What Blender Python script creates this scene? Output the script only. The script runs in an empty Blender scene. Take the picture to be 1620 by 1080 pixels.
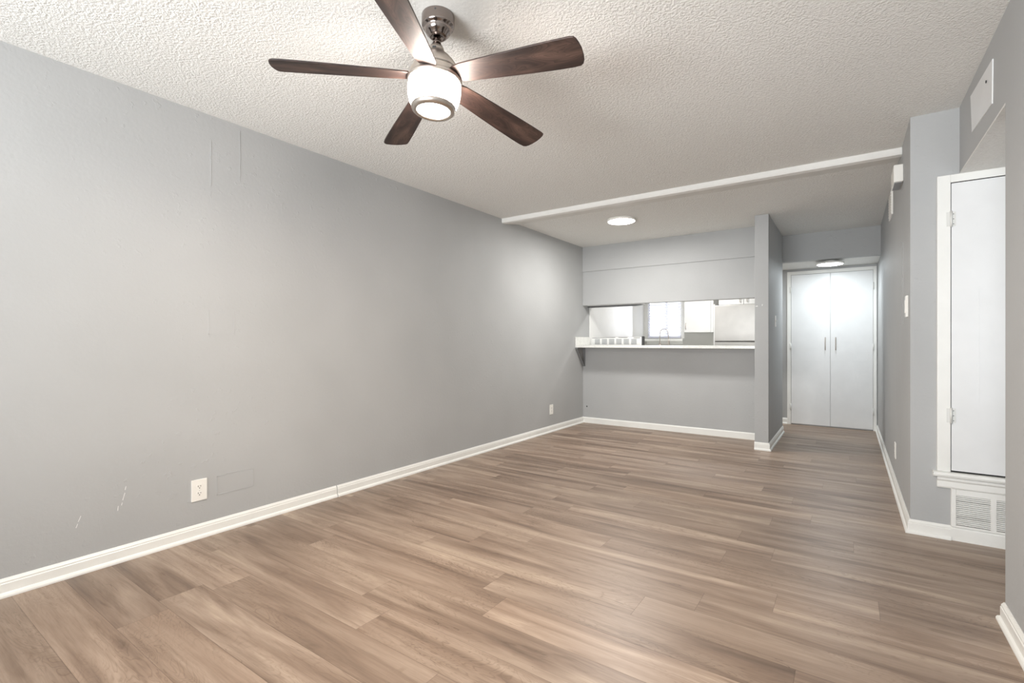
import bpy, bmesh, math, random
from mathutils import Vector, Matrix, Euler
random.seed(7)
SC = bpy.context.scene
COL = SC.collection

# ---------------------------------------------------------------- camera
cam_d = bpy.data.cameras.new('camera')
cam_d.sensor_width = 36.0
cam_d.lens = 769.0 / 1620.0 * 36.0
cam_d.shift_y = 1.0 / 1620.0
cam_d.clip_start = 0.02
cam = bpy.data.objects.new('camera', cam_d)
COL.objects.link(cam)
cam.location = (0, 0, 1.12)
cam.rotation_euler = (math.pi / 2, 0, math.atan(533.0 / 769.0))
SC.camera = cam

# ---------------------------------------------------------------- world, light, exposure
SC.view_settings.view_transform = 'Standard'
SC.view_settings.look = 'None'
SC.view_settings.gamma = 1.0
SC.view_settings.use_curve_mapping = False
SC.view_settings.exposure = 1.27

world = bpy.data.worlds.new('daylight')
SC.world = world
world.use_nodes = True
wb = world.node_tree.nodes['Background']
wb.inputs['Color'].default_value = (0.86, 0.93, 1.0, 1)
wb.inputs['Strength'].default_value = 0.8


def area(name, loc, rot, sx, sy, power, col, spread=180):
    d = bpy.data.lights.new(name, 'AREA')
    d.shape = 'RECTANGLE'
    d.size, d.size_y = sx, sy
    d.energy = power
    d.color = col
    d.spread = math.radians(spread)
    o = bpy.data.objects.new(name, d)
    COL.objects.link(o)
    o.location = loc
    o.rotation_euler = rot
    return o


# daylight entering by the big window behind the camera and the kitchen window; uplight and nook fill are added
area('daylight_living_window', (-1.15, -2.32, 1.50), (math.radians(128), 0, 0), 2.2, 1.4, 27, (0.93, 0.97, 1.0), 130)
area('ceiling_uplight_fill', (-1.15, -2.28, 0.65), (math.radians(122), 0, 0), 2.2, 0.7, 26, (0.95, 0.98, 1.0), 110)  # added uplight low at the rear window, lifts the ceiling brightness
area('nook_fill', (1.15, 1.56, 1.25), (math.radians(128), 0, 0), 0.8, 1.4, 1.8, (0.95, 0.98, 1.0), 120)  # added fill light, unseen, brightens the nook and its low ceiling
area('daylight_kitchen_window', (-2.68, 8.80, 1.56), (math.radians(-90), 0, 0), 0.62, 0.85, 2.5, (0.93, 0.96, 1.0))


def lamp(name, loc, power, col, r):
    d = bpy.data.lights.new(name, 'AREA')
    d.shape = 'DISK'
    d.size = r * 2
    d.energy = power
    d.color = col
    o = bpy.data.objects.new(name, d)
    COL.objects.link(o)
    o.location = loc
    return o


# ---------------------------------------------------------------- materials
def srgb(r, g, b):
    def f(c):
        c /= 255.0
        return c / 12.92 if c <= 0.04045 else ((c + 0.055) / 1.055) ** 2.4
    return (f(r), f(g), f(b), 1)


class NT:
    def __init__(s, name):
        s.m = bpy.data.materials.new(name)
        s.m.use_nodes = True
        s.t = s.m.node_tree
        s.b = s.t.nodes['Principled BSDF']

    def n(s, typ, **kw):
        nd = s.t.nodes.new(typ)
        for k, v in kw.items():
            if k.startswith('i_'):
                nd.inputs[k[2:].replace('_', ' ')].default_value = v
            else:
                setattr(nd, k, v)
        return nd

    def l(s, a, b):
        s.t.links.new(a, b)

    def math(s, op, a, b=None, c=None):
        nd = s.t.nodes.new('ShaderNodeMath')
        nd.operation = op
        for i, v in enumerate((a, b, c)):
            if v is None:
                continue
            if isinstance(v, (int, float)):
                nd.inputs[i].default_value = v
            else:
                s.l(v, nd.inputs[i])
        return nd.outputs[0]

    def mix(s, fac, a, b, typ='MIX'):
        nd = s.t.nodes.new('ShaderNodeMix')
        nd.data_type = 'RGBA'
        nd.blend_type = typ
        for i, v in ((0, fac), (6, a), (7, b)):
            if isinstance(v, (int, float)):
                nd.inputs[i].default_value = v
            elif isinstance(v, tuple):
                nd.inputs[i].default_value = v
            else:
                s.l(v, nd.inputs[i])
        return nd.outputs[2]

    def ramp(s, src, stops):
        nd = s.t.nodes.new('ShaderNodeValToRGB')
        cr = nd.color_ramp
        while len(cr.elements) < len(stops):
            cr.elements.new(0.5)
        for e, (p, c) in zip(cr.elements, stops):
            e.position = p
            e.color = c
        s.l(src, nd.inputs[0])
        return nd.outputs[0]

    def noise(s, vec, scale, detail=3, rough=0.5, dist=0.0):
        nd = s.n('ShaderNodeTexNoise')
        nd.inputs['Scale'].default_value = scale
        nd.inputs['Detail'].default_value = detail
        nd.inputs['Roughness'].default_value = rough
        nd.inputs['Distortion'].default_value = dist
        if vec is not None:
            s.l(vec, nd.inputs['Vector'])
        return nd.outputs['Fac']

    def pos(s):
        return s.n('ShaderNodeNewGeometry').outputs['Position']

    def obj(s):
        return s.n('ShaderNodeTexCoord').outputs['Object']

    def bump(s, h, strength, dist):
        nd = s.n('ShaderNodeBump')
        nd.inputs['Strength'].default_value = strength
        nd.inputs['Distance'].default_value = dist
        s.l(h, nd.inputs['Height'])
        s.l(nd.outputs[0], s.b.inputs['Normal'])
        return nd


def plain(name, col, rough=0.5, metal=0.0, var=0.03, bump=0.0, bscale=60):
    t = NT(name)
    f = t.noise(t.obj(), 6, 3)
    c2 = tuple(max(0, x * (1 - var * 2)) for x in col[:3]) + (1,)
    c3 = tuple(min(1, x * (1 + var)) for x in col[:3]) + (1,)
    t.l(t.ramp(f, [(0.3, c2), (0.7, c3)]), t.b.inputs['Base Color'])
    t.b.inputs['Roughness'].default_value = rough
    t.b.inputs['Metallic'].default_value = metal
    if bump:
        t.bump(t.noise(t.obj(), bscale, 3), bump, 0.002)
    return t.m


def wall_paint(name, col, rough=0.6):
    t = NT(name)
    p = t.pos()
    big = t.noise(p, 1.3, 2)
    c2 = tuple(x * 0.95 for x in col[:3]) + (1,)
    c3 = tuple(x * 1.04 for x in col[:3]) + (1,)
    t.l(t.ramp(big, [(0.3, c2), (0.7, c3)]), t.b.inputs['Base Color'])
    t.b.inputs['Roughness'].default_value = rough
    t.b.inputs['Specular IOR Level'].default_value = 0.4
    a = t.noise(p, 55, 4, 0.55)
    spots = t.ramp(t.noise(p, 26, 2, 0.5), [(0.64, (0, 0, 0, 1)), (0.72, (1, 1, 1, 1))])
    mask = t.ramp(t.noise(p, 1.1, 2), [(0.45, (0, 0, 0, 1)), (0.65, (1, 1, 1, 1))])
    sp = t.math('MULTIPLY', spots, mask)
    h = t.math('ADD', a, t.math('MULTIPLY', sp, 1.6))
    t.bump(h, 0.35, 0.0022)
    return t.m


def ceiling_mat(name, col, k=1.0):
    t = NT(name)
    p = t.pos()
    n1 = t.noise(p, 84, 3, 0.6, 0.0)
    n2 = t.noise(p, 190, 2, 0.6)
    blob = t.ramp(n1, [(0.34, (0, 0, 0, 1)), (0.70, (1, 1, 1, 1))])
    h = t.math('ADD', blob, t.math('MULTIPLY', n2, 0.6))
    # thicker, rougher popcorn towards the hall, a smooth patched ring round the fan mount
    sep = t.n('ShaderNodeSeparateXYZ')
    t.l(p, sep.inputs[0])
    dx = t.math('ADD', sep.outputs[0], 1.30)
    dy = t.math('ADD', sep.outputs[1], -1.46)
    rr = t.math('SQRT', t.math('ADD', t.math('MULTIPLY', dx, dx), t.math('MULTIPLY', dy, dy)))
    rr = t.math('ADD', rr, t.math('MULTIPLY', t.noise(p, 7, 2), 0.18))
    keep = t.ramp(rr, [(0.24, (0.1, 0.1, 0.1, 1)), (0.30, (1, 1, 1, 1))])
    h = t.math('MULTIPLY', h, keep)
    t.bump(h, 0.62 * k, 0.006)
    cc = tuple(x * 0.93 for x in col[:3]) + (1,)
    t.l(t.mix(t.math('MULTIPLY', blob, 1.0), cc, col), t.b.inputs['Base Color'])
    t.b.inputs['Roughness'].default_value = 0.85
    t.b.inputs['Specular IOR Level'].default_value = 0.2
    return t.m


def floor_mat():
    t = NT('vinyl_plank')
    uv = t.n('ShaderNodeUVMap', uv_map='plank').outputs[0]
    at = t.n('ShaderNodeAttribute', attribute_name='plank_rnd').outputs['Color']
    su = t.n('ShaderNodeSeparateXYZ'); t.l(uv, su.inputs[0])
    sr = t.n('ShaderNodeSeparateColor'); t.l(at, sr.inputs[0])
    u, v = su.outputs[0], su.outputs[1]
    r1, r2, r3 = sr.outputs[0], sr.outputs[1], sr.outputs[2]

    def vec(ku, kv, kr):
        c = t.n('ShaderNodeCombineXYZ')
        t.l(t.math('ADD', t.math('MULTIPLY', u, ku), t.math('MULTIPLY', r1, kr)), c.inputs[0])
        t.l(t.math('ADD', t.math('MULTIPLY', v, kv), t.math('MULTIPLY', r2, 17.0)), c.inputs[1])
        t.l(t.math('MULTIPLY', r3, 23.0), c.inputs[2])
        return c.outputs[0]
    broad = t.noise(vec(0.9, 9.0, 31), 1.0, 4, 0.55, 0.7)
    c = t.ramp(broad, [(0.26, srgb(104, 85, 71)), (0.42, srgb(138, 117, 100)),
                       (0.57, srgb(160, 140, 123)), (0.74, srgb(188, 169, 150))])
    streak = t.noise(vec(1.3, 26.0, 57), 1.0, 5, 0.6, 0.9)
    sf = t.ramp(streak, [(0.30, (0.70, 0.66, 0.62, 1)), (0.47, (1, 1, 1, 1)), (0.75, (1.06, 1.05, 1.05, 1))])
    c = t.mix(0.7, c, sf, 'MULTIPLY')
    knot = t.noise(vec(3.0, 12.0, 83), 1.0, 3, 0.5, 1.2)
    kf = t.ramp(knot, [(0.22, (0.62, 0.56, 0.50, 1)), (0.33, (1, 1, 1, 1))])
    c = t.mix(0.8, c, kf, 'MULTIPLY')
    # cathedral figure: contour lines of a stretched noise, thin and dark
    fig = t.noise(vec(1.5, 7.0, 11), 1.0, 3, 0.55, 1.6)
    saw = t.math('FRACT', t.math('MULTIPLY', fig, 19.0))
    wf = t.ramp(saw, [(0.0, (0.68, 0.64, 0.60, 1)), (0.22, (1, 1, 1, 1)), (0.85, (1.05, 1.05, 1.04, 1)), (1.0, (0.74, 0.70, 0.66, 1))])
    mask = t.ramp(t.noise(vec(1.1, 5.0, 5), 1.0, 2), [(0.42, (0, 0, 0, 1)), (0.62, (1, 1, 1, 1))])
    c = t.mix(t.math('MULTIPLY', mask, 0.8), c, t.mix(1.0, c, wf, 'MULTIPLY'))
    # short dark checks
    ck = t.math('ABSOLUTE', t.math('SUBTRACT', t.noise(vec(2.2, 16.0, 71), 1.0, 3, 0.5, 1.3), 0.5))
    cl_ = t.ramp(ck, [(0.0, (0.42, 0.36, 0.32, 1)), (0.007, (1, 1, 1, 1))])
    cm = t.ramp(t.noise(vec(3.2, 9.0, 29), 1.0, 2), [(0.60, (0, 0, 0, 1)), (0.66, (1, 1, 1, 1))])
    c = t.mix(t.math('MULTIPLY', cm, 0.85), c, t.mix(1.0, c, cl_, 'MULTIPLY'))
    fine = t.noise(vec(7.0, 170.0, 3), 1.0, 4, 0.65, 0.3)
    ff = t.ramp(fine, [(0.30, (0.84, 0.82, 0.80, 1)), (0.55, (1, 1, 1, 1)), (0.8, (1.05, 1.05, 1.05, 1))])
    c = t.mix(0.8, c, ff, 'MULTIPLY')
    # whole-plank shade
    pl = t.ramp(r2, [(0.0, (0.86, 0.85, 0.84, 1)), (0.5, (0.97, 0.97, 0.97, 1)), (1.0, (1.08, 1.07, 1.06, 1))])
    c = t.mix(1.0, c, pl, 'MULTIPLY')
    # seams
    e1 = t.math('MINIMUM', v, t.math('SUBTRACT', 0.177, v))
    e2 = t.math('MINIMUM', u, t.math('SUBTRACT', t.n('ShaderNodeAttribute', attribute_name='plank_len').outputs['Fac'], u))
    e = t.math('MINIMUM', e1, e2)
    seam = t.ramp(t.math('MULTIPLY', e, 500.0), [(0.25, (0.52, 0.47, 0.43, 1)), (0.75, (1, 1, 1, 1))])
    c = t.mix(0.75, c, seam, 'MULTIPLY')
    t.l(c, t.b.inputs['Base Color'])
    rf = t.n('ShaderNodeMapRange')
    t.l(fine, rf.inputs[0])
    rf.inputs[3].default_value = 0.46
    rf.inputs[4].default_value = 0.34
    t.l(rf.outputs[0], t.b.inputs['Roughness'])
    t.b.inputs['Specular IOR Level'].default_value = 0.7
    h = t.math('ADD', t.math('MULTIPLY', fine, 0.5), t.math('MULTIPLY', seam, 1.0))
    t.bump(h, 0.25, 0.0012)
    return t.m


def blade_mat():
    t = NT('dark_walnut_blade')
    o = t.obj()
    mp = t.n('ShaderNodeMapping'); t.l(o, mp.inputs[0]); mp.inputs['Scale'].default_value = (3.0, 16.0, 1.0)
    n1 = t.noise(mp.outputs[0], 1.0, 2, 0.5, 0.8)
    mp2 = t.n('ShaderNodeMapping'); t.l(o, mp2.inputs[0]); mp2.inputs['Scale'].default_value = (14.0, 300.0, 1.0)
    n2 = t.noise(mp2.outputs[0], 1.0, 3, 0.6, 0.2)
    c = t.ramp(n1, [(0.30, srgb(36, 26, 24)), (0.52, srgb(58, 43, 38)), (0.70, srgb(84, 65, 57))])
    saw = t.math('FRACT', t.math('MULTIPLY', n1, 16.0))
    c = t.mix(0.8, c, t.ramp(saw, [(0.0, (0.45, 0.42, 0.40, 1)), (0.35, (1, 1, 1, 1)), (1.0, (1.35, 1.32, 1.30, 1))]), 'MULTIPLY')
    c = t.mix(0.8, c, t.ramp(n2, [(0.3, (0.72, 0.7, 0.68, 1)), (0.6, (1, 1, 1, 1))]), 'MULTIPLY')
    t.l(c, t.b.inputs['Base Color'])
    t.b.inputs['Roughness'].default_value = 0.55
    return t.m


def stone_mat():
    t = NT('white_quartz')
    p = t.pos()
    sp = t.ramp(t.noise(p, 210, 2, 0.7), [(0.30, srgb(150, 150, 148)), (0.40, srgb(232, 232, 228))])
    v = t.ramp(t.noise(p, 5, 4, 0.6, 1.5), [(0.46, (1, 1, 1, 1)), (0.5, (0.9, 0.9, 0.89, 1)), (0.54, (1, 1, 1, 1))])
    t.l(t.mix(1.0, sp, v, 'MULTIPLY'), t.b.inputs['Base Color'])
    t.b.inputs['Roughness'].default_value = 0.2
    return t.m


def emit(name, col, strength, base=(0.9, 0.9, 0.9, 1)):
    t = NT(name)
    t.b.inputs['Base Color'].default_value = base
    t.b.inputs['Emission Color'].default_value = col
    t.b.inputs['Emission Strength'].default_value = strength
    f = t.ramp(t.noise(t.obj(), 20, 2), [(0.3, (0.88, 0.88, 0.88, 1)), (0.7, (0.92, 0.92, 0.92, 1))])
    t.l(f, t.b.inputs['Base Color'])
    return t.m


M = {}
M['wall'] = wall_paint('grey_wall_paint', srgb(176, 177, 177))
M['kwall'] = wall_paint('pale_grey_kitchen_paint', srgb(205, 204, 199))
M['ceiling'] = ceiling_mat('white_popcorn_ceiling', srgb(236, 235, 231))
M['ceiling_smooth'] = ceiling_mat('white_skim_ceiling', srgb(232, 232, 229), 0.25)
M['beam'] = plain('white_ceiling_trim_paint', srgb(229, 228, 224), 0.7, var=0.02, bump=0.6, bscale=60)
M['floor'] = floor_mat()
M['trim'] = plain('white_trim_paint', srgb(238, 238, 234), 0.32, var=0.015, bump=0.1, bscale=30)
M['door'] = plain('white_door_paint', srgb(230, 231, 231), 0.35, var=0.015, bump=0.08, bscale=25)
M['gap'] = plain('dark_gap', srgb(40, 40, 40), 0.8)
M['chrome'] = plain('polished_nickel', srgb(150, 140, 135), 0.16, 1.0, var=0.03)
M['nickel'] = plain('brushed_nickel', srgb(205, 196, 188), 0.33, 1.0, var=0.04)
M['steel'] = plain('brushed_steel', srgb(196, 194, 190), 0.36, 0.55, var=0.03)
M['hinge'] = plain('painted_hinge', srgb(222, 222, 218), 0.35, 0.1)
M['blade'] = blade_mat()
M['blade_edge'] = plain('blade_edge_dark', srgb(52, 36, 32), 0.5)
M['quartz'] = stone_mat()
M['plate'] = plain('white_plastic', srgb(240, 238, 232), 0.3, var=0.01)
M['slot'] = plain('socket_slot', srgb(45, 42, 40), 0.7)
M['black'] = plain('black_rubber', srgb(12, 12, 12), 0.6)
M['slat'] = plain('blind_slat', srgb(218, 218, 230), 0.45, var=0.01)
M['enamel'] = plain('white_enamel', srgb(236, 236, 234), 0.2, var=0.01)
M['fridge'] = plain('pale_steel_door', srgb(202, 199, 194), 0.3, 0.3, var=0.03)
M['fridge_side'] = plain('fridge_side_grey', srgb(190, 190, 188), 0.5)
M['bracket'] = plain('grey_painted_bracket', srgb(128, 129, 130), 0.5, 0.0, var=0.03)
M['dark'] = plain('dark_enamel', srgb(58, 58, 60), 0.35)
M['vent_grey'] = plain('vent_shadow_grey', srgb(150, 153, 156), 0.5)
M['scratch'] = plain('bare_plaster', srgb(240, 240, 238), 0.8)
M['shade'] = emit('lit_frosted_glass', (1.0, 0.88, 0.79, 1), 32.0)
M['lens'] = emit('lit_lens', (1.0, 0.90, 0.76, 1), 16.0)
M['led'] = emit('lit_led_panel', (1.0, 0.98, 0.95, 1), 5.0)
M['led_cool'] = emit('lit_led_panel_cool', (0.88, 0.96, 1.0, 1), 10.0)


# ---------------------------------------------------------------- mesh helpers
class MB:
    def __init__(s):
        s.bm = bmesh.new()

    def box(s, x0, x1, y0, y1, z0, z1, bevel=0.0, mat=0):
        vs = [s.bm.verts.new((x, y, z)) for z in (z0, z1) for y in (y0, y1) for x in (x0, x1)]
        q = [(0, 2, 3, 1), (4, 5, 7, 6), (0, 1, 5, 4), (2, 6, 7, 3), (0, 4, 6, 2), (1, 3, 7, 5)]
        fs = [s.bm.faces.new([vs[i] for i in f]) for f in q]
        for f in fs:
            f.material_index = mat
        if bevel > 0:
            es = list({e for f in fs for e in f.edges})
            r = bmesh.ops.bevel(s.bm, geom=es, offset=bevel, segments=2, affect='EDGES', profile=0.6)
            for f in r['faces']:
                f.material_index = mat
        return s

    def prism(s, pts, axis, a0, a1, mat=0):
        """extrude a closed 2D outline along an axis; pts in the two other axes (in xyz order)"""
        def mk(p, a):
            if axis == 'x': return (a, p[0], p[1])
            if axis == 'y': return (p[0], a, p[1])
            return (p[0], p[1], a)
        A = [s.bm.verts.new(mk(p, a0)) for p in pts]
        B = [s.bm.verts.new(mk(p, a1)) for p in pts]
        n = len(pts)
        fs = [s.bm.faces.new(A[::-1]), s.bm.faces.new(B)]
        for i in range(n):
            fs.append(s.bm.faces.new([A[i], A[(i + 1) % n], B[(i + 1) % n], B[i]]))
        for f in fs:
            f.material_index = mat
        return s

    def lathe(s, prof, seg=48, cx=0, cy=0, cz=0, mat=0, smooth=True):
        rings = []
        for r, z in prof:
            if r < 1e-6:
                rings.append([s.bm.verts.new((cx, cy, cz + z))])
            else:
                rings.append([s.bm.verts.new((cx + r * math.cos(2 * math.pi * i / seg), cy + r * math.sin(2 * math.pi * i / seg), cz + z)) for i in range(seg)])
        for a, b in zip(rings, rings[1:]):
            for i in range(seg):
                j = (i + 1) % seg
                if len(a) == 1 and len(b) == 1:
                    continue
                if len(a) == 1:
                    f = s.bm.faces.new([a[0], b[i], b[j]])
                elif len(b) == 1:
                    f = s.bm.faces.new([a[i], b[0], a[j]])
                else:
                    f = s.bm.faces.new([a[i], b[i], b[j], a[j]])
                f.smooth = smooth
                f.material_index = mat
        return s

    def sweep(s, prof, path, left=True):
        """sweep a wall profile (offset, z) along a floor path; offset goes to the path's left or right"""
        n = len(path)
        rings = []
        for i, p in enumerate(path):
            p = Vector(p)
            d1 = (p - Vector(path[i - 1])).normalized() if i > 0 else None
            d2 = (Vector(path[i + 1]) - p).normalized() if i < n - 1 else None
            d1 = d1 or d2
            d2 = d2 or d1
            sgn = 1 if left else -1
            n1 = Vector((-d1.y, d1.x)) * sgn
            n2 = Vector((-d2.y, d2.x)) * sgn
            m = (n1 + n2).normalized()
            m = m / max(0.2, m.dot(n1))
            rings.append([s.bm.verts.new((p.x + m.x * o, p.y + m.y * o, z)) for o, z in prof])
        k = len(prof)
        for a, b in zip(rings, rings[1:]):
            for i in range(k):
                j = (i + 1) % k
                s.bm.faces.new([a[i], b[i], b[j], a[j]])
        s.bm.faces.new(rings[0])
        s.bm.faces.new(rings[-1][::-1])
        return s

    def tube(s, pts, r, seg=12, caps=True, mat=0):
        pts = [Vector(p) for p in pts]
        rings = []
        up = None
        for i, p in enumerate(pts):
            d = (pts[min(i + 1, len(pts) - 1)] - pts[max(i - 1, 0)]).normalized()
            if up is None:
                up = Vector((0, 0, 1)) if abs(d.z) < 0.9 else Vector((1, 0, 0))
            a = d.cross(up).normalized()
            up = a.cross(d).normalized()
            rr = r[i] if isinstance(r, (list, tuple)) else r
            rings.append([s.bm.verts.new(p + (a * math.cos(2 * math.pi * k / seg) + up * math.sin(2 * math.pi * k / seg)) * rr) for k in range(seg)])
        for a, b in zip(rings, rings[1:]):
            for i in range(seg):
                f = s.bm.faces.new([a[i], a[(i + 1) % seg], b[(i + 1) % seg], b[i]])
                f.smooth = True
                f.material_index = mat
        if caps:
            s.bm.faces.new(rings[0][::-1])
            s.bm.faces.new(rings[-1])
        return s

    def xf(s, mtx):
        s.bm.transform(mtx)
        return s

    def build(s, name, mat, parent=None, origin=None):
        bmesh.ops.recalc_face_normals(s.bm, faces=s.bm.faces[:])
        if origin is not None:
            s.bm.transform(Matrix.Translation(-Vector(origin)))
        me = bpy.data.meshes.new(name)
        s.bm.to_mesh(me)
        s.bm.free()
        for m in (mat if isinstance(mat, (list, tuple)) else [mat]):
            me.materials.append(m)
        o = bpy.data.objects.new(name, me)
        COL.objects.link(o)
        if origin is not None:
            o.location = origin
        if parent is not None:
            o.parent = parent
        return o


def empty(name, loc, rz=0.0):
    o = bpy.data.objects.new(name, None)
    o.empty_display_size = 0.1
    COL.objects.link(o)
    o.location = loc
    o.rotation_euler = (0, 0, rz)
    return o


def tag(o, label, cat, group=None):
    o['label'] = label
    o['category'] = cat
    if group:
        o['group'] = group
    return o


def struct(o, label=None):
    o['kind'] = 'structure'
    if label:
        o['label'] = label
    return o


def B(*a, **k):
    return MB().box(*a, **k)


# ---------------------------------------------------------------- dimensions
H = 2.443
XL, XC = -3.06, 0.297          # left wall, hall right wall
XR = 0.513                     # right wall of the living room
YK = 6.16                      # wall with the pass-through
YD = 7.64                      # hall end wall
YE = 3.69                      # end wall of the closet nook
YB = -2.45                     # wall behind the camera
ZL = 2.11                      # lowered ceiling height

# ---------------------------------------------------------------- floor
PW, PL = 0.177, 1.22
joints = {1: -0.261, 2: 0.104, 5: -0.52, 7: -0.40, -3: -1.235, -5: -1.58, -1: -0.738, 0: -1.75, -2: -0.15, -4: -0.55}
bm = bmesh.new()
uvl = bm.loops.layers.uv.new('plank')
cl = bm.loops.layers.color.new('plank_rnd')
fl = bm.faces.layers.float.new('plank_len')
x0f, x1f = XL - 0.10, 1.80
k = -28
while 2.096 + k * PW < 8.75:
    ya = 2.096 + k * PW
    k0 = k
    k += 1
    if ya + PW < YB:
        continue
    off = joints.get(k0, random.uniform(0, PL))
    xs = off + math.floor((x0f - off) / PL) * PL
    while xs < x1f:
        a, b = max(xs, x0f), min(xs + PL, x1f)
        if b - a > 0.002:
            vs = [bm.verts.new(p) for p in ((a, ya, 0), (b, ya, 0), (b, ya + PW, 0), (a, ya + PW, 0))]
            f = bm.faces.new(vs)
            f[fl] = PL
            col = (random.random(), random.random(), random.random(), 1)
            for lp in f.loops:
                lp[uvl].uv = (lp.vert.co.x - xs, lp.vert.co.y - ya)
                lp[cl] = col
        xs += PL
bmesh.ops.remove_doubles(bm, verts=bm.verts[:], dist=1e-5)
# slab below
vs = [bm.verts.new(p) for p in ((x0f, YB - .1, -0.06), (x1f, YB - .1, -0.06), (x1f, 8.75, -0.06), (x0f, 8.75, -0.06))]
bm.faces.new(vs[::-1])
me = bpy.data.meshes.new('floor')
bm.to_mesh(me)
bm.free()
me.materials.append(M['floor'])
floor = bpy.data.objects.new('floor', me)
COL.objects.link(floor)
struct(floor, 'grey-brown wood plank floor running across the whole room')

# ---------------------------------------------------------------- walls
wl = struct(B(XL - .12, XL, YB, 8.72, 0, H).build('wall_left', M['wall']), 'long blank grey wall on the left')

mb = MB()
mb.box(XL, -0.81, YK, 6.28, 0, 1.046)                 # half wall under the counter
mb.box(XL, -0.81, YK, 6.28, 1.630, H)                 # wall above the opening
mb.box(XL, -0.81, YK - 0.014, YK, 2.100, H)           # proud upper box leaving a shadow line
wk = struct(mb.build('wall_back', M['wall']), 'grey wall with the kitchen pass-through opening')

wd = struct(B(-0.81, -0.68, 5.62, 6.90, 0, H, bevel=0.004).build('wall_divider', M['wall']), 'grey wing wall between pass-through and hall')
MB().prism([(-.803, 1.492), (-.790, 1.489), (-.778, 1.493), (-.782, 1.499), (-.797, 1.498)], 'y', 5.6192, 5.6202).build('paint_chip', M['scratch'], wd)
MB().prism([(-.742, 1.497), (-.737, 1.495), (-.735, 1.512), (-.739, 1.515)], 'y', 5.6192, 5.6202).build('paint_chip', M['scratch'], wd)

# hall: lowered ceiling block with dark grey front, end wall, right wall block
mb = MB()
mb.box(-0.81, XC, 6.90, 6.98, ZL, H)
struct(mb.build('wall_header', M['wall']), 'grey header above the hall')
struct(B(-0.81, XC, 6.98, YD + .1, ZL, H).build('ceiling', M['ceiling_smooth']), 'lowered white ceiling in the hall')
struct(B(-0.81, XC, YD, YD + .12, 0, ZL).build('wall_hall', M['wall']), 'grey end wall of the hall')
mb = MB()
mb.box(XC, XC + .10, YE + .10, YD + .12, 0, H)
mb.box(XC, 1.75, YE, YE + .10, 0, H)
wr = struct(mb.build('wall_right', M['wall']), 'grey wall on the right of the hall and closet nook')

# right wall of the living room, header over the nook opening
mb = MB()
mb.box(XR, XR + .12, YB, 2.715, 0, H)
mb.box(XR, XR + .12, 2.715, YE, 2.075, H)
struct(mb.build('wall_near_right', M['wall']), 'grey wall at the right edge, opening to the nook')
struct(B(XR + .0, 1.75, 2.715, YE, 2.066, 2.0755).build('ceiling', M['ceiling']), 'low textured ceiling of the closet nook')
struct(B(XR + .12, 1.75, 1.5, 2.715, 2.066, 2.0755).build('ceiling', M['ceiling']), 'low textured ceiling of the entry')
struct(B(1.75, 1.85, 1.45, YE + .1, 0, H).build('wall_entry', M['wall']))
mb = MB()
for (a, b, c, d) in ((XR + .12, .72, 0, 2.1), (1.58, 1.75, 0, 2.1), (.72, 1.58, 0, .5), (.72, 1.58, 2.0, 2.1)):
    mb.box(a, b, 1.45, 1.5, c, d)
struct(mb.build('wall_entry_front', M['wall']))

# wall behind the camera with a wide window
mb = MB()
for (a, b, c, d) in ((XL, -2.85, 0, H), (-0.05, XR, 0, H), (-2.85, -0.05, 0, 0.2), (-2.85, -0.05, 2.3, H)):
    mb.box(a, b, YB - .12, YB, c, d)
struct(mb.build('wall_front', M['wall']))
w = struct(MB().box(-2.85, -2.80, YB - .10, YB - .05, .2, 2.3).box(-.10, -.05, YB - .10, YB - .05, .2, 2.3)
           .box(-2.80, -.10, YB - .10, YB - .05, .2, .25).box(-2.80, -.10, YB - .10, YB - .05, 2.25, 2.3)
           .box(-1.475, -1.425, YB - .10, YB - .05, .25, 2.25).build('window_1', M['trim']))

# kitchen walls
mb = MB()
for (a, b, c, d) in ((XL, -2.98, 0, H), (-2.385, -0.81, 0, H), (-2.98, -2.385, 0, 1.19), (-2.98, -2.385, 1.98, H)):
    mb.box(a, b, 8.60, 8.72, c, d)
mb.box(XL, XL + .004, 8.022, 8.598, .93, H)
struct(mb.build('wall_kitchen', M['kwall']), 'grey kitchen wall behind the sink')
struct(B(-0.93, -0.81, YD, 8.72, 0, H).build('wall_kitchen_side', M['wall']))
struct(B(-.81, .6, YD + .12, 8.72, 0, .01).build('trim_1', M['trim']))

# main ceiling
struct(B(XL, XR, YB, 8.72, H, H + .08).build('ceiling', M['ceiling']), 'white popcorn textured ceiling')

# ceiling beam strip
prof = [(4.222, H), (4.222, 2.408), (4.228, 2.398), (4.27, 2.394), (4.36, 2.410), (4.47, 2.430), (4.55, H)]
struct(MB().prism(prof, 'x', XL, XC + .003).build('trim_2', M['beam']), 'white strip running across the ceiling')

# ---------------------------------------------------------------- baseboards
BP = [(0, 0), (.024, 0), (.024, .008), (.020, .016), (.013, .021), (.013, .058), (.0105, .061), (.0105, .068), (.007, .074), (.004, .080), (0, .080)]
FP = [(0, 0), (.013, 0), (.013, .066), (.010, .072), (.004, .078), (0, .078)]


def base(name, prof, path, left, label=None):
    return struct(MB().sweep(prof, path, left).build(name, M['trim']), label)


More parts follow.
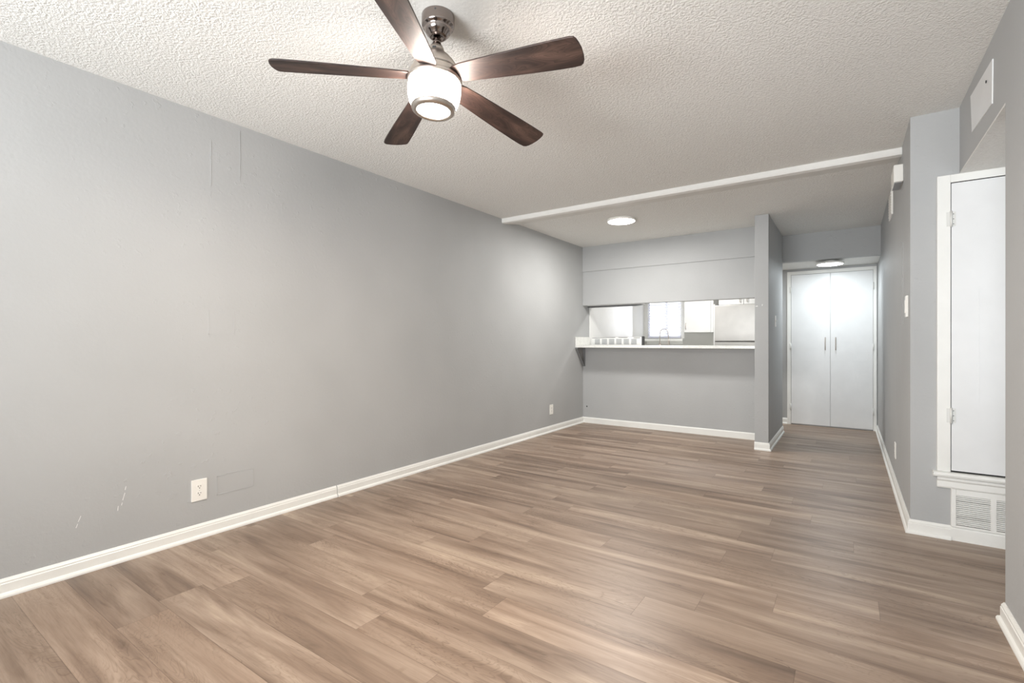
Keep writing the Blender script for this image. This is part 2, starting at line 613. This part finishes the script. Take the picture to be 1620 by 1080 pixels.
base('baseboard_left', BP, [(XL, YB), (XL, 2.170)], False, 'white baseboard, near run on the left wall')
base('baseboard_left', BP, [(XL + .002, 2.176), (XL + .002, YK)], False, 'white baseboard, far run on the left wall')
base('baseboard_back', FP, [(XL + .01, YK), (-0.826, YK)], False, 'white baseboard under the pass-through')
base('baseboard_divider', BP, [(-.812, 5.62), (-.68, 5.62), (-.68, 6.90)], False, 'white baseboard wrapping the wing wall')
base('baseboard_right', BP, [(XC, YD), (XC, YE), (.475, YE)], False, 'white baseboard on the right hall wall')
base('baseboard_right', FP, [(.475, YE), (1.75, YE)], False, 'white baseboard under the closet grille')
base('baseboard_near_right', BP, [(XR, YB), (XR, 2.715), (XR + .12, 2.715)], True, 'white baseboard at the lower right edge')
base('baseboard_hall', BP, [(-.81, YD), (-.695, YD)], False, 'short white baseboard beside the hall closet')
base('baseboard_front', BP, [(-.05, YB), (XR, YB)], True)

# ---------------------------------------------------------------- wall blemishes (parts of the left wall)
def ridge_frame(name, y0, y1, z0, z1, t=.0035, d=.0022, bow=0.0):
    mb = MB()
    n = 8
    for i in range(n):
        ya, yb = y0 + (y1 - y0) * i / n, y0 + (y1 - y0) * (i + 1) / n
        f = lambda y: bow * math.sin(math.pi * (y - y0) / (y1 - y0))
        z = z1 + (f(ya) + f(yb)) / 2
        mb.box(XL - .001, XL + d, ya, yb, z - t, z)
    mb.box(XL - .001, XL + d, y0, y1, z0, z0 + t)
    mb.box(XL - .001, XL + d, y0, y0 + t, z0, z1)
    mb.box(XL - .001, XL + d, y1 - t, y1, z0, z1)
    mb.box(XL - .001, XL + d * .45, y0 + t, y1 - t, z0 + t, z1 - t)
    o = mb.build(name, M['wall'], wl)
    o['label'] = 'raised outline of a painted-over patch'
    return o


ridge_frame('patch', 1.363, 1.577, .220, .330, bow=.006)
ridge_frame('patch', 1.318, 1.463, 1.165, 1.305, t=.003, d=.0014)
mb = MB()
for y, z0, z1 in ((1.328, 2.03, 2.30), (1.328, 1.98, 2.00), (1.493, 2.10, 2.41)):
    n = 9
    for i in range(n):
        za, zb = z0 + (z1 - z0) * i / n, z0 + (z1 - z0) * (i + 1) / n
        j = random.uniform(-.002, .002)
        mb.box(XL - .001, XL + .0022, y + j, y + j + .0028, za, zb)
o = mb.build('plaster_seam', M['wall'], wl)
mb = MB()
for (ya, za, yb, zb) in ((.727, .225, .733, .243), (.735, .252, .745, .278), (.889, .262, .892, .285), (.905, .285, .908, .298), (.910, .31, .919, .345), (.920, .36, .924, .378)):
    wd = .0022
    mb.prism([(ya, za), (ya + wd, za), (yb + wd, zb), (yb, zb)], 'x', XL - .0005, XL + .0006)
o = mb.build('scratch', M['scratch'], wl)
o['label'] = 'small white scratches in the grey paint'

mb = MB().lathe([(0, .0035), (.006, .003), (.0095, .0), (.0095, -.004), (0, -.004)], 20)
mb.xf(Matrix.Translation((-3.0, YK - .0005, .226)) @ Matrix.Rotation(math.radians(90), 4, 'X'))
o = mb.build('cable_hole', M['black'], wk)
o['label'] = 'small black round cable hole'


# ---------------------------------------------------------------- outlets and switches
def socket_parts(t, mtx):
    """plate in local xz plane facing -y, centre at origin"""
    mb = MB().box(-.041, .041, -.006, 0.001, -.061, .061, bevel=.0025)
    mb.xf(mtx).build('cover_plate', M['plate'], t)
    for s in (1, -1):
        c = s * .0195
        mb = MB()
        pts = []
        for i in range(24):
            a = 2 * math.pi * i / 24
            x = .0168 * math.cos(a)
            z = max(-.0135, min(.0135, .0168 * math.sin(a)))
            pts.append((x, c + z))
        mb.prism(pts, 'y', -.0075, -.004)
        r = mb.xf(mtx).build('receptacle', M['plate'], t)
        mb = MB()
        mb.box(-.0078, -.0052, -.0079, -.0070, c - .001, c + .0075)
        mb.box(.0050, .0074, -.0079, -.0070, c, c + .0068)
        mb.prism([(.0028 * math.cos(2 * math.pi * i / 12), c - .0075 + .0028 * math.sin(2 * math.pi * i / 12)) for i in range(12)], 'y', -.0079, -.0070)
        mb.xf(mtx).build('slot', M['slot'], r)
    mb = MB().lathe([(0, 0), (.0025, 0), (.0025, .002), (0, .002)], 12)
    mb.xf(mtx @ Matrix.Translation((0, -.0062, 0)) @ Matrix.Rotation(math.radians(90), 4, 'X'))
    mb.build('screw', M['hinge'], t)


def outlet(loc, rz, label):
    t = empty('wall_outlet', loc, rz)
    tag(t, label, 'outlet')
    socket_parts(t, Matrix.Identity(4))
    return t


outlet((XL, 1.267, .274), math.radians(90), 'white duplex outlet on the left wall beside the patched rectangle')
outlet((XL, 5.276, .278), math.radians(90), 'white duplex outlet low on the left wall near the far corner')
outlet((XC, 4.775, .284), math.radians(-90), 'white outlet seen edge-on low on the right hall wall')


def switch(loc, rz, label, h=.062):
    t = empty('light_switch', loc, rz)
    tag(t, label, 'switch')
    MB().box(-.038, .038, -.006, .001, -h, h, bevel=.0025).build('cover_plate', M['plate'], t)
    MB().box(-.0055, .0055, -.0068, -.004, -.013, .013).build('toggle_frame', M['plate'], t)
    MB().prism([(-.006, -.004), (-.006, .004), (-.020, .0115), (-.020, .0045)], 'x', -.004, .004).build('toggle', M['plate'], t)
    return t


switch((-.68, 6.16, 1.355), math.radians(90), 'white light switch on the hall side of the wing wall')

# thermostat-like plate on the right hall wall
t = empty('intercom_panel', (XC, 3.853, 1.340), math.radians(-90))
tag(t, 'slim white control plate seen edge-on on the right hall wall', 'control panel')
MB().box(-.040, .040, -.010, .001, -.066, .066, bevel=.003).build('housing', M['plate'], t)
MB().box(-.018, .018, -.0135, -.009, -.040, .040, bevel=.0015).build('button_strip', M['plate'], t)

# door chime and small register high on the right hall wall
t = empty('door_chime', (XC, 4.24, 2.24))
tag(t, 'white boxy door chime high on the wall near the ceiling strip', 'door chime')
MB().box(-.052, -.0, -.12, .12, -.052, .062, bevel=.006).build('cover', M['plate'], t)
MB().box(-.046, -.006, -.10, .10, -.055, -.050).build('grille', M['vent_grey'], t)
t = empty('wall_register', (XC, 5.20, 2.275))
tag(t, 'thin white vent cover below and behind the door chime', 'vent')
MB().box(-.012, .001, -.15, .15, -.105, .105, bevel=.003).build('frame', M['plate'], t)
for i in range(8):
    MB().box(-.0155, -.010, -.125, .125, -.085 + i * .0225, -.075 + i * .0225).build('slat', M['plate'], t)

# vertical wiring channel outline on the right hall wall
mb = MB()
mb.box(XC - .0025, XC + .001, 4.128, 4.134, 1.24, 1.78)
mb.box(XC - .0018, XC + .001, 4.245, 4.251, 1.24, 1.78)
o = mb.build('wall_seam', M['wall'], wr)

# blank cover panel on header
t = empty('access_panel', (XR, 3.13, 2.26))
tag(t, 'flat white cover panel on the grey header above the nook opening', 'access panel')
MB().prism([(-.212, -.106), (.205, -.082), (.238, .112), (-.222, .083)], 'x', -.004, .001).build('cover', M['door'], t)
mb = MB().lathe([(0, 0), (.006, 0), (.006, .003), (0, .003)], 12)
mb.xf(Matrix.Translation((-.0052, -.12, .03)) @ Matrix.Rotation(math.radians(-90), 4, 'Y') @ Matrix.Scale(1, 4))
mb.build('screw', M['dark'], t)

# ---------------------------------------------------------------- hall closet double door
t = struct(MB().box(-.695, -.650, YD - .018, YD + .01, 0, 2.078, bevel=.003)
           .box(.252, .288, YD - .018, YD + .01, 0, 2.078, bevel=.003)
           .box(-.6505, .2525, YD - .018, YD + .01, 2.034, 2.078, bevel=.003).build('door_1', M['trim']),
           'white double closet door at the end of the hall')
for s, (a, b) in ((-1, (-.6475, -.2005)), (1, (-.1975, .2495))):
    d = MB().box(a, b, YD - .016, YD + .008, .016, 2.030, bevel=.0015).build('door_leaf', M['door'], t)
    hx = -.199 + s * .057
    h = MB().tube([(hx, YD - .020, 1.020), (hx, YD - .044, 1.020), (hx, YD - .048, 1.028), (hx, YD - .048, 1.172), (hx, YD - .044, 1.180), (hx, YD - .020, 1.180)], .0055, 10)
    h.build('door_handle', M['nickel'], d)
    px = a - .003 if s < 0 else b + .003
    for z in (.24, 1.06, 1.83):
        mb = MB().tube([(px, YD - .024, z - .045), (px, YD - .024, z + .045)], .006, 8)
        mb.box(px - .022 * (s > 0) * -1 - .0 if s > 0 else px - .020, px + .020 if s > 0 else px, YD - .0205, YD - .0165, z - .038, z + .038)
        mb.build('hinge', M['hinge'], d)

# ---------------------------------------------------------------- nook closet door with casing, sill, grille
yf = YE
t = struct(MB().box(.415, .473, yf - .020, yf + .004, .385, 2.066, bevel=.003)
           .box(.473, 1.14, yf - .020, yf + .004, 2.022, 2.066, bevel=.003)
           .box(1.085, 1.14, yf - .020, yf + .004, .385, 2.022, bevel=.003).build('door_2', M['trim']),
           'white furnace closet door in the nook at right')
d = MB().box(.4765, 1.0815, yf - .016, yf + .002, .395, 2.017, bevel=.0015).build('door_leaf', M['door'], t)
MB().box(.5895, .5915, yf - .0172, yf - .015, .78, 1.42).build('panel_seam', M['door'], d)
MB().box(.4765, 1.0815, yf - .006, yf + .001, .386, .395).build('shadow_gap', M['gap'], t)
MB().box(.4765, 1.0815, yf - .010, yf + .001, 2.017, 2.022).build('shadow_gap', M['gap'], t)
for z in (1.815, .705):
    mb = MB().tube([(.4745, yf - .023, z - .045), (.4745, yf - .023, z + .045)], .0055, 8)
    mb.box(.455, .474, yf - .0225, yf - .0195, z - .040, z + .040)
    mb.box(.475, .495, yf - .0185, yf - .0155, z - .040, z + .040)
    h = mb.build('hinge', M['hinge'], t)
    mb = MB()
    for zz in (-.028, 0.0, .028):
        mb.box(.483, .487, yf - .0192, yf - .0180, z + zz - .002, z + zz + .002)
    mb.build('screw', M['slot'], h)
# sill: rounded nose board with apron
sp = [(yf + .002, .355), (yf - .030, .355), (yf - .040, .360), (yf - .043, .370), (yf - .040, .380), (yf - .030, .385), (yf + .002, .385)]
MB().prism(sp, 'x', .396, 1.17).build('sill', M['trim'], t)
MB().prism([(yf + .002, .292), (yf - .014, .292), (yf - .018, .300), (yf - .018, .330), (yf - .026, .340), (yf - .026, .355), (yf + .002, .355)], 'x', .415, 1.15).build('apron', M['trim'], t)

g = empty('return_air_grille', (.475, yf, .078))
tag(g, 'white louvred return air grille below the nook closet sill', 'grille')
mb = MB()
mb.box(0, .0215, -.016, .002, 0, .213, bevel=.002)
mb.box(.0215, .70, -.0155, .002, .182, .213)
mb.box(.0215, .70, -.0155, .002, 0, .012)
xs = [.0215 + i * .165 for i in range(4)]
for i in (1, 2, 3, 4):
    x = .0215 + i * .1635
    mb.box(x - .022, x, -.0155, .002, .012, .182)
mb.build('frame', M['trim'], g)
MB().box(.0215, .66, -.0012, .0008, .012, .182).build('backing', M['dark'], g)
for i in range(4):
    x0 = .0215 + i * .1635
    x1 = x0 + .1415
    for j in range(16):
        z = .016 + j * .0105
        tilt = .0030
        extra = -.002 if (i == 0 and j in (3, 4, 12)) else 0
        mb = MB().prism([(-.0150, z), (-.0150, z + .0045), (-.0030, z + .0088 + extra), (-.0030, z + .0060 + extra)], 'x', x0, x1)
        mb.build('louvre', M['trim'], g)

# ---------------------------------------------------------------- bar counter, side splash, bracket
mb = MB().box(XL + .001, -0.812, 5.922, 6.345, 1.0465, 1.079, bevel=.003)
c = mb.build('bar_countertop', M['quartz'])
tag(c, 'long white speckled quartz bar counter in the kitchen pass-through', 'countertop')
s_ = MB().box(XL + .001, XL + .021, 5.924, 6.34, 1.0795, 1.190, bevel=.002).build('side_splash', M['quartz'], c)

t = empty('counter_bracket', (XL, YK, 1.0462))
tag(t, 'grey painted triangular bracket under the left end of the counter', 'bracket')
w_ = .032
MB().box(.001, w_ + .004, -.014, -.001, -.262, -.001).build('wall_leg', M['bracket'], t)
MB().box(.001, w_ + .004, -.232, -.014, -.014, -.0005).build('top_leg', M['bracket'], t)
MB().prism([(-.238, -.014), (-.222, -.014), (-.014, -.240), (-.014, -.262), (-.020, -.262)], 'x', .001, w_).build('brace', M['bracket'], t)

# ---------------------------------------------------------------- ceiling fan
FX, FY = -1.372, 1.452
fan = empty('ceiling_fan', (FX, FY, H))
tag(fan, 'five-blade dark wood ceiling fan with lit glass drum lamp', 'ceiling fan')
tilt = Euler((-.0543, .0129, 0), 'XYZ').to_matrix().to_4x4()

mb = MB().lathe([(0, 0), (.0650, 0), (.0660, -.003), (.0660, -.040), (.0635, -.047), (.056, -.050), (.054, -.056), (.053, -.062), (.047, -.072), (.040, -.077), (.038, -.082), (.031, -.0875), (.022, -.089), (.021, -.083), (0, -.083)], 56)
cp = mb.build('canopy', M['chrome'], fan)
for a in (2.2, 3.7, 5.3):
    mb = MB().lathe([(0, .0015), (.0028, .001), (.0032, 0), (.0032, -.003), (0, -.003)], 12)
    mb.xf(Matrix.Rotation(a, 4, 'Z') @ Matrix.Translation((.0662, 0, -.012)) @ Matrix.Rotation(math.radians(90), 4, 'Y'))
    mb.build('screw', M['dark'], cp)


def fpart(name, prof, mat, parent=fan, seg=64):
    return MB().lathe(prof, seg).xf(tilt).build(name, mat, parent)


fpart('downrod', [(0, -.070), (.0125, -.070), (.0125, -.135), (0, -.135)], M['chrome'])
fpart('coupling', [(0, -.104), (.0165, -.104), (.0175, -.110), (.0185, -.120), (.025, -.126), (.0265, -.131), (.0265, -.138), (0, -.138)], M['chrome'])
fpart('motor_housing', [(0, -.134), (.029, -.134), (.031, -.139), (.0315, -.150), (.038, -.156), (.056, -.170), (.075, -.190), (.087, -.208), (.0925, -.222), (.0925, -.230), (.0895, -.231), (.0895, -.236), (.100, -.237), (.1015, -.241), (.1015, -.262), (.100, -.266), (0, -.266)], M['nickel'])
o = MB().box(-.007, .007, -.0335, -.0300, -.1500, -.1430).xf(tilt @ Matrix.Rotation(.5, 4, 'Z')).build('housing_slot', M['dark'], fan)
fpart('upper_ring', [(0, -.262), (.106, -.262), (.110, -.266), (.110, -.276), (.1065, -.280), (0, -.280)], M['nickel'])
sh = fpart('glass_shade', [(.104, -.2795), (.1055, -.290), (.1055, -.315), (.1030, -.340), (.0970, -.360), (.0895, -.376), (.084, -.376), (.092, -.358), (.099, -.335), (.101, -.300), (.100, -.2795)], M['shade'])
sh['label'] = 'lit frosted glass drum'
fpart('lower_ring', [(.0670, -.372), (.0880, -.372), (.0895, -.380), (.0865, -.390), (.080, -.396), (.070, -.397), (.0660, -.392), (.0660, -.380)], M['nickel'])
ln = fpart('lens', [(0, -.386), (.040, -.386), (.0665, -.384), (.0665, -.380), (0, -.380)], M['lens'])
ln['label'] = 'lit round bottom diffuser'

# blade outline (local x along the blade)
top = [(.098, .036), (.13, .045), (.20, .050), (.30, .056), (.42, .062), (.52, .0655), (.575, .0655), (.600, .063), (.611, .055), (.617, .042), (.621, .022)]
bot = [(.098, -.036), (.13, -.043), (.20, -.048), (.30, -.053), (.42, -.059), (.52, -.063), (.590, -.0645), (.607, -.062), (.614, -.052), (.619, -.034), (.6225, -.010)]
out = bot + top[::-1]
mb = MB()
mb.prism(out, 'z', -.0035, .0035)
bmesh.ops.recalc_face_normals(mb.bm, faces=mb.bm.faces[:])
es = [e for e in mb.bm.edges if abs(e.verts[0].co.z - e.verts[1].co.z) < 1e-6]
bmesh.ops.bevel(mb.bm, geom=es, offset=.0015, segments=1, affect='EDGES')
blade = mb.build('blade', M['blade'], fan)
mb = MB()
mb.prism([(.075, -.018), (.10, -.028), (.135, -.032), (.15, -.020), (.155, 0), (.15, .020), (.135, .032), (.10, .028), (.075, .018)], 'z', .0037, .0075)
for x, y in ((.115, -.017), (.115, .017), (.138, 0)):
    mb.lathe([(0, .010), (.0045, .0095), (.005, .0075), (0, .0075)], 12, x, y, 0)
iron = mb.build('blade_iron', M['nickel'], blade)
for i in range(5):
    ang = -2.35986 + i * math.radians(72)
    mtx = tilt @ Matrix.Translation((0, 0, -.252)) @ Matrix.Rotation(ang, 4, 'Z') @ Matrix.Rotation(math.radians(3.9), 4, 'Y') @ Matrix.Rotation(math.radians(-13), 4, 'X')
    if i == 0:
        b, ir = blade, iron
    else:
        b = blade.copy(); COL.objects.link(b); b.parent = fan
        ir = iron.copy(); COL.objects.link(ir); ir.parent = b
    b.matrix_basis = mtx
fl_ = lamp('fan_bulb', (FX + .006, FY + .022, H - .405), 15, (1.0, .88, .76), .06)


# ---------------------------------------------------------------- disc ceiling lights
def disc_light(loc, r, mat, label, stem=0.0):
    t = empty('ceiling_light', loc)
    tag(t, label, 'ceiling light')
    if stem:
        MB().lathe([(0, 0), (.050, 0), (.050, -stem), (0, -stem)], 40).build('mount', M['plate'], t)
    MB().lathe([(0, -stem), (r, -stem), (r + .003, -stem - .004), (r + .003, -stem - .020), (r, -stem - .024), (r - .008, -stem - .024), (r - .008, -stem - .018), (0, -stem - .018)], 56).build('rim', M['plate'], t)
    MB().lathe([(0, -stem - .0345), (r * .45, -stem - .0335), (r * .8, -stem - .0300), (r - .012, -stem - .0255), (r - .009, -stem - .0185), (0, -stem - .0185)], 56).build('diffuser', mat, t)
    return t


disc_light((-2.018, 4.985, H), .150, M['led'], 'round lit ceiling light near the kitchen pass-through')
disc_light((-.190, 7.06, ZL), .142, M['led_cool'], 'round lit ceiling light in the lowered hall ceiling', stem=.022)
lamp('living_led', (-2.018, 4.985, H - .035), 16, (1.0, .98, .94), .14)
lamp('hall_led', (-.19, 7.05, ZL - .062), 2.8, (.88, .96, 1.0), .13)

# added ceiling light above the aisle, out of view, to brighten the kitchen
t = disc_light((-1.9, 7.35, H), .17, M['led'], 'added round ceiling light, unseen behind the pass-through wall, brightening the kitchen')
lamp('kitchen_fill', (-1.9, 7.35, H - .035), 9, (1.0, .98, .95), .16)

# ---------------------------------------------------------------- kitchen
# range against the half wall; its vented back guard faces the room
r = empty('range', (-2.675, 6.67, 0))
tag(r, 'white kitchen range whose louvred backguard shows above the counter', 'range')
MB().box(-.375, .375, -.27, .33, .05, .90, bevel=.005).build('body', M['enamel'], r)
MB().box(-.36, .36, .331, .352, .20, .74, bevel=.004).build('oven_door', M['enamel'], r)
MB().box(-.35, .35, -.24, .30, 0, .05).build('plinth', M['dark'], r)
MB().box(-.378, .378, -.19, .335, .901, .915, bevel=.003).build('cooktop', M['dark'], r)
bg = MB().box(-.378, .372, -.27, -.195, .905, 1.190, bevel=.004).build('backguard', M['enamel'], r)
MB().box(.373, .386, -.275, -.19, .905, 1.200, bevel=.004).build('end_cap', M['dark'], bg)
MB().box(-.388, -.379, -.275, -.19, .905, 1.196, bevel=.003).build('end_cap', M['vent_grey'], bg)
mb = MB()
n = 16
for i in range(n):
    xa, xb = -.36 + .71 * i / n, -.36 + .71 * (i + 1) / n
    if i in (8, 12, 13):
        continue
    z = 1.180 + .008 * math.sin(math.pi * (i + .5) / n)
    mb.box(xa, xb, -.2745, -.2705, z - .005, z)
    if i in (7, 11, 15):
        mb.build('top_seam', M['dark'], bg)
        mb = MB()
for i in range(6):
    x = -.315 + i * .108
    mb = MB()
    for j in range(5):
        z = 1.092 + j * .0155
        mb.box(x, x + .078, -.2735, -.2695, z, z + .0085)
    v = mb.build('vent_slots', M['vent_grey'], bg)

t = empty('range_hood', (-2.69, 6.285, 1.612))
tag(t, 'slim hood whose dark underside shows at the top left of the pass-through', 'range hood')
MB().box(-.368, .415, .002, .15, .014, .16, bevel=.004).build('shell', M['enamel'], t)
MB().prism([(-.36, .000), (.30, .002), (.418, .0135), (-.365, .0135)], 'y', .004, .14).build('underside', M['dark'], t)

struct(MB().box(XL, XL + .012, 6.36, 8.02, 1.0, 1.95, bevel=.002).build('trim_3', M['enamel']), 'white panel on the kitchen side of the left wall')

# base cabinets, counter and faucet at the far wall
t = empty('base_cabinet', (-2.35, 8.30, 0))
tag(t, 'white kitchen base cabinet under the window, below the counter', 'cabinet')
MB().box(-.70, .62, -.28, .298, .10, .879).build('body', M['enamel'], t)
for i in range(3):
    dd = MB().box(-.69 + i * .438, -.265 + i * .438, -.300, -.281, .12, .86, bevel=.002).build('door', M['enamel'], t)
    MB().tube([(-.29 + i * .438, -.302, .62), (-.29 + i * .438, -.325, .63), (-.29 + i * .438, -.325, .74), (-.29 + i * .438, -.302, .75)], .005, 8).build('handle', M['nickel'], dd)
MB().box(-.69, .61, -.22, .29, 0, .10).build('plinth', M['dark'], t)
tag(MB().box(-3.050, -1.72, 7.98, 8.599, .881, .920, bevel=.003).build('kitchen_countertop', M['quartz']),
    'white kitchen counter under the far window', 'countertop')
f = empty('kitchen_faucet', (-2.650, 8.42, .921))
tag(f, 'tall arched pull-down kitchen faucet in front of the window', 'faucet')
arch = [(-.055, 0, .0), (-.055, 0, .28), (-.052, 0, .345)]
for i in range(1, 12):
    a = math.pi - math.pi * i / 12
    arch.append((.018 + .070 * math.cos(a), 0, .352 + .078 * math.sin(a)))
arch += [(.090, 0, .335), (.096, 0, .26)]
MB().tube(arch, .0075, 12).build('spout', M['nickel'], f)
MB().tube([(-.055, 0, 0), (-.055, 0, .19)], .016, 16).build('post', M['nickel'], f)
MB().tube([(.096, 0, .265), (.100, 0, .21), (.100, 0, .14)], [.009, .014, .017], 14).build('spray_head', M['nickel'], f)
MB().tube([(-.055, 0, .165), (.098, 0, .165)], .005, 10).build('arm', M['nickel'], f)
MB().tube([(-.055, -.012, .06), (-.075, -.06, .075)], .005, 10).build('lever', M['nickel'], f)

# window with blind
w = struct(MB().box(-2.98, -2.950, 8.62, 8.70, 1.19, 1.98).box(-2.415, -2.385, 8.62, 8.70, 1.19, 1.98)
           .box(-2.95, -2.415, 8.62, 8.70, 1.19, 1.225).box(-2.95, -2.415, 8.62, 8.70, 1.945, 1.98)
           .box(-2.665, -2.632, 8.63, 8.69, 1.225, 1.945).build('window_2', M['trim']), 'kitchen window with white blind')
MB().prism([(8.60, 1.132), (8.535, 1.132), (8.528, 1.140), (8.528, 1.172), (8.535, 1.180), (8.60, 1.180)], 'x', -3.012, -2.345).build('window_sill', M['trim'], w)
MB().box(-2.995, -2.36, 8.585, 8.602, 1.085, 1.132).build('apron', M['trim'], w)
MB().box(-2.385, -2.335, 8.588, 8.602, 1.181, 2.02, bevel=.002).build('side_casing', M['trim'], w)
t = empty('window_blind', (-2.682, 8.592, 1.18))
tag(t, 'white horizontal slat blind glowing with daylight in the kitchen window', 'blind')
mb = MB()
j = 0
z = .055
while z < .78:
    mb.prism([(-.024, z - .013), (-.0235, z - .0155), (.024, z + .011), (.0235, z + .0135)], 'x', -.281, .281)
    z += .0500
mb.build('slats', M['slat'], t)
MB().box(-.292, .292, -.025, .018, .79, .835, bevel=.003).build('headrail', M['slat'], t)
MB().box(-.290, .290, -.022, .014, .012, .030, bevel=.002).build('bottom_rail', M['slat'], t)
for x in (-.255, .03, .26):
    MB().box(x - .003, x + .003, -.026, -.0245, .02, .80).build('ladder_tape', M['slat'], t)

# wall cabinet by the window
t = empty('wall_cabinet', (-2.03, 8.44, 1.275))
tag(t, 'white upper cabinet between the kitchen window and the refrigerator', 'cabinet')
MB().box(-.225, .232, -.14, .159, .004, .80, bevel=.002).build('body', M['enamel'], t)
d = MB().box(-.222, .195, -.160, -.1405, .008, .796, bevel=.003).build('door', M['enamel'], t)
MB().tube([(-.195, -.161, .06), (-.195, -.180, .068), (-.195, -.186, .11), (-.195, -.180, .152), (-.195, -.161, .16)], .005, 10).build('handle', M['nickel'], d)

# refrigerator with side panel, cabinet above
t = empty('refrigerator', (-1.335, 8.25, 0))
tag(t, 'pale grey top-freezer refrigerator seen through the pass-through', 'refrigerator')
MB().box(-.355, .375, -.27, .33, .03, 1.675, bevel=.006).build('body', M['fridge_side'], t)
fz = MB().box(-.358, .375, -.352, -.275, 1.134, 1.680, bevel=.008).build('freezer_door', M['fridge'], t)
MB().box(-.358, .375, -.352, -.275, .06, 1.122, bevel=.008).build('door', M['fridge'], t)
MB().box(-.350, .370, -.335, -.28, 1.122, 1.134).build('door_gap', M['dark'], t)
MB().box(-.33, .35, -.25, .31, 0, .035).build('plinth', M['dark'], t)
tag(MB().box(-1.715, -1.697, 7.93, 8.599, 0, 1.70, bevel=.001).build('refrigerator_side_panel', M['enamel']),
    'narrow white panel along the left side of the refrigerator', 'panel')
t = empty('bridge_cabinet', (-1.335, 8.42, 1.702))
tag(t, 'white cabinet above the refrigerator with a pair of slim handles', 'cabinet')
MB().box(-.362, .395, -.20, .178, .0, .55, bevel=.002).build('body', M['enamel'], t)
for s in (-1, 1):
    x0, x1 = (-.360, -.0025) if s < 0 else (.0025, .392)
    d = MB().box(x0, x1, -.219, -.2005, .004, .546, bevel=.003).build('door', M['enamel'], t)
    hx = s * .05
    MB().tube([(hx, -.220, .04), (hx, -.243, .045), (hx, -.243, .165), (hx, -.220, .17)], .005, 10).build('handle', M['nickel'], d)
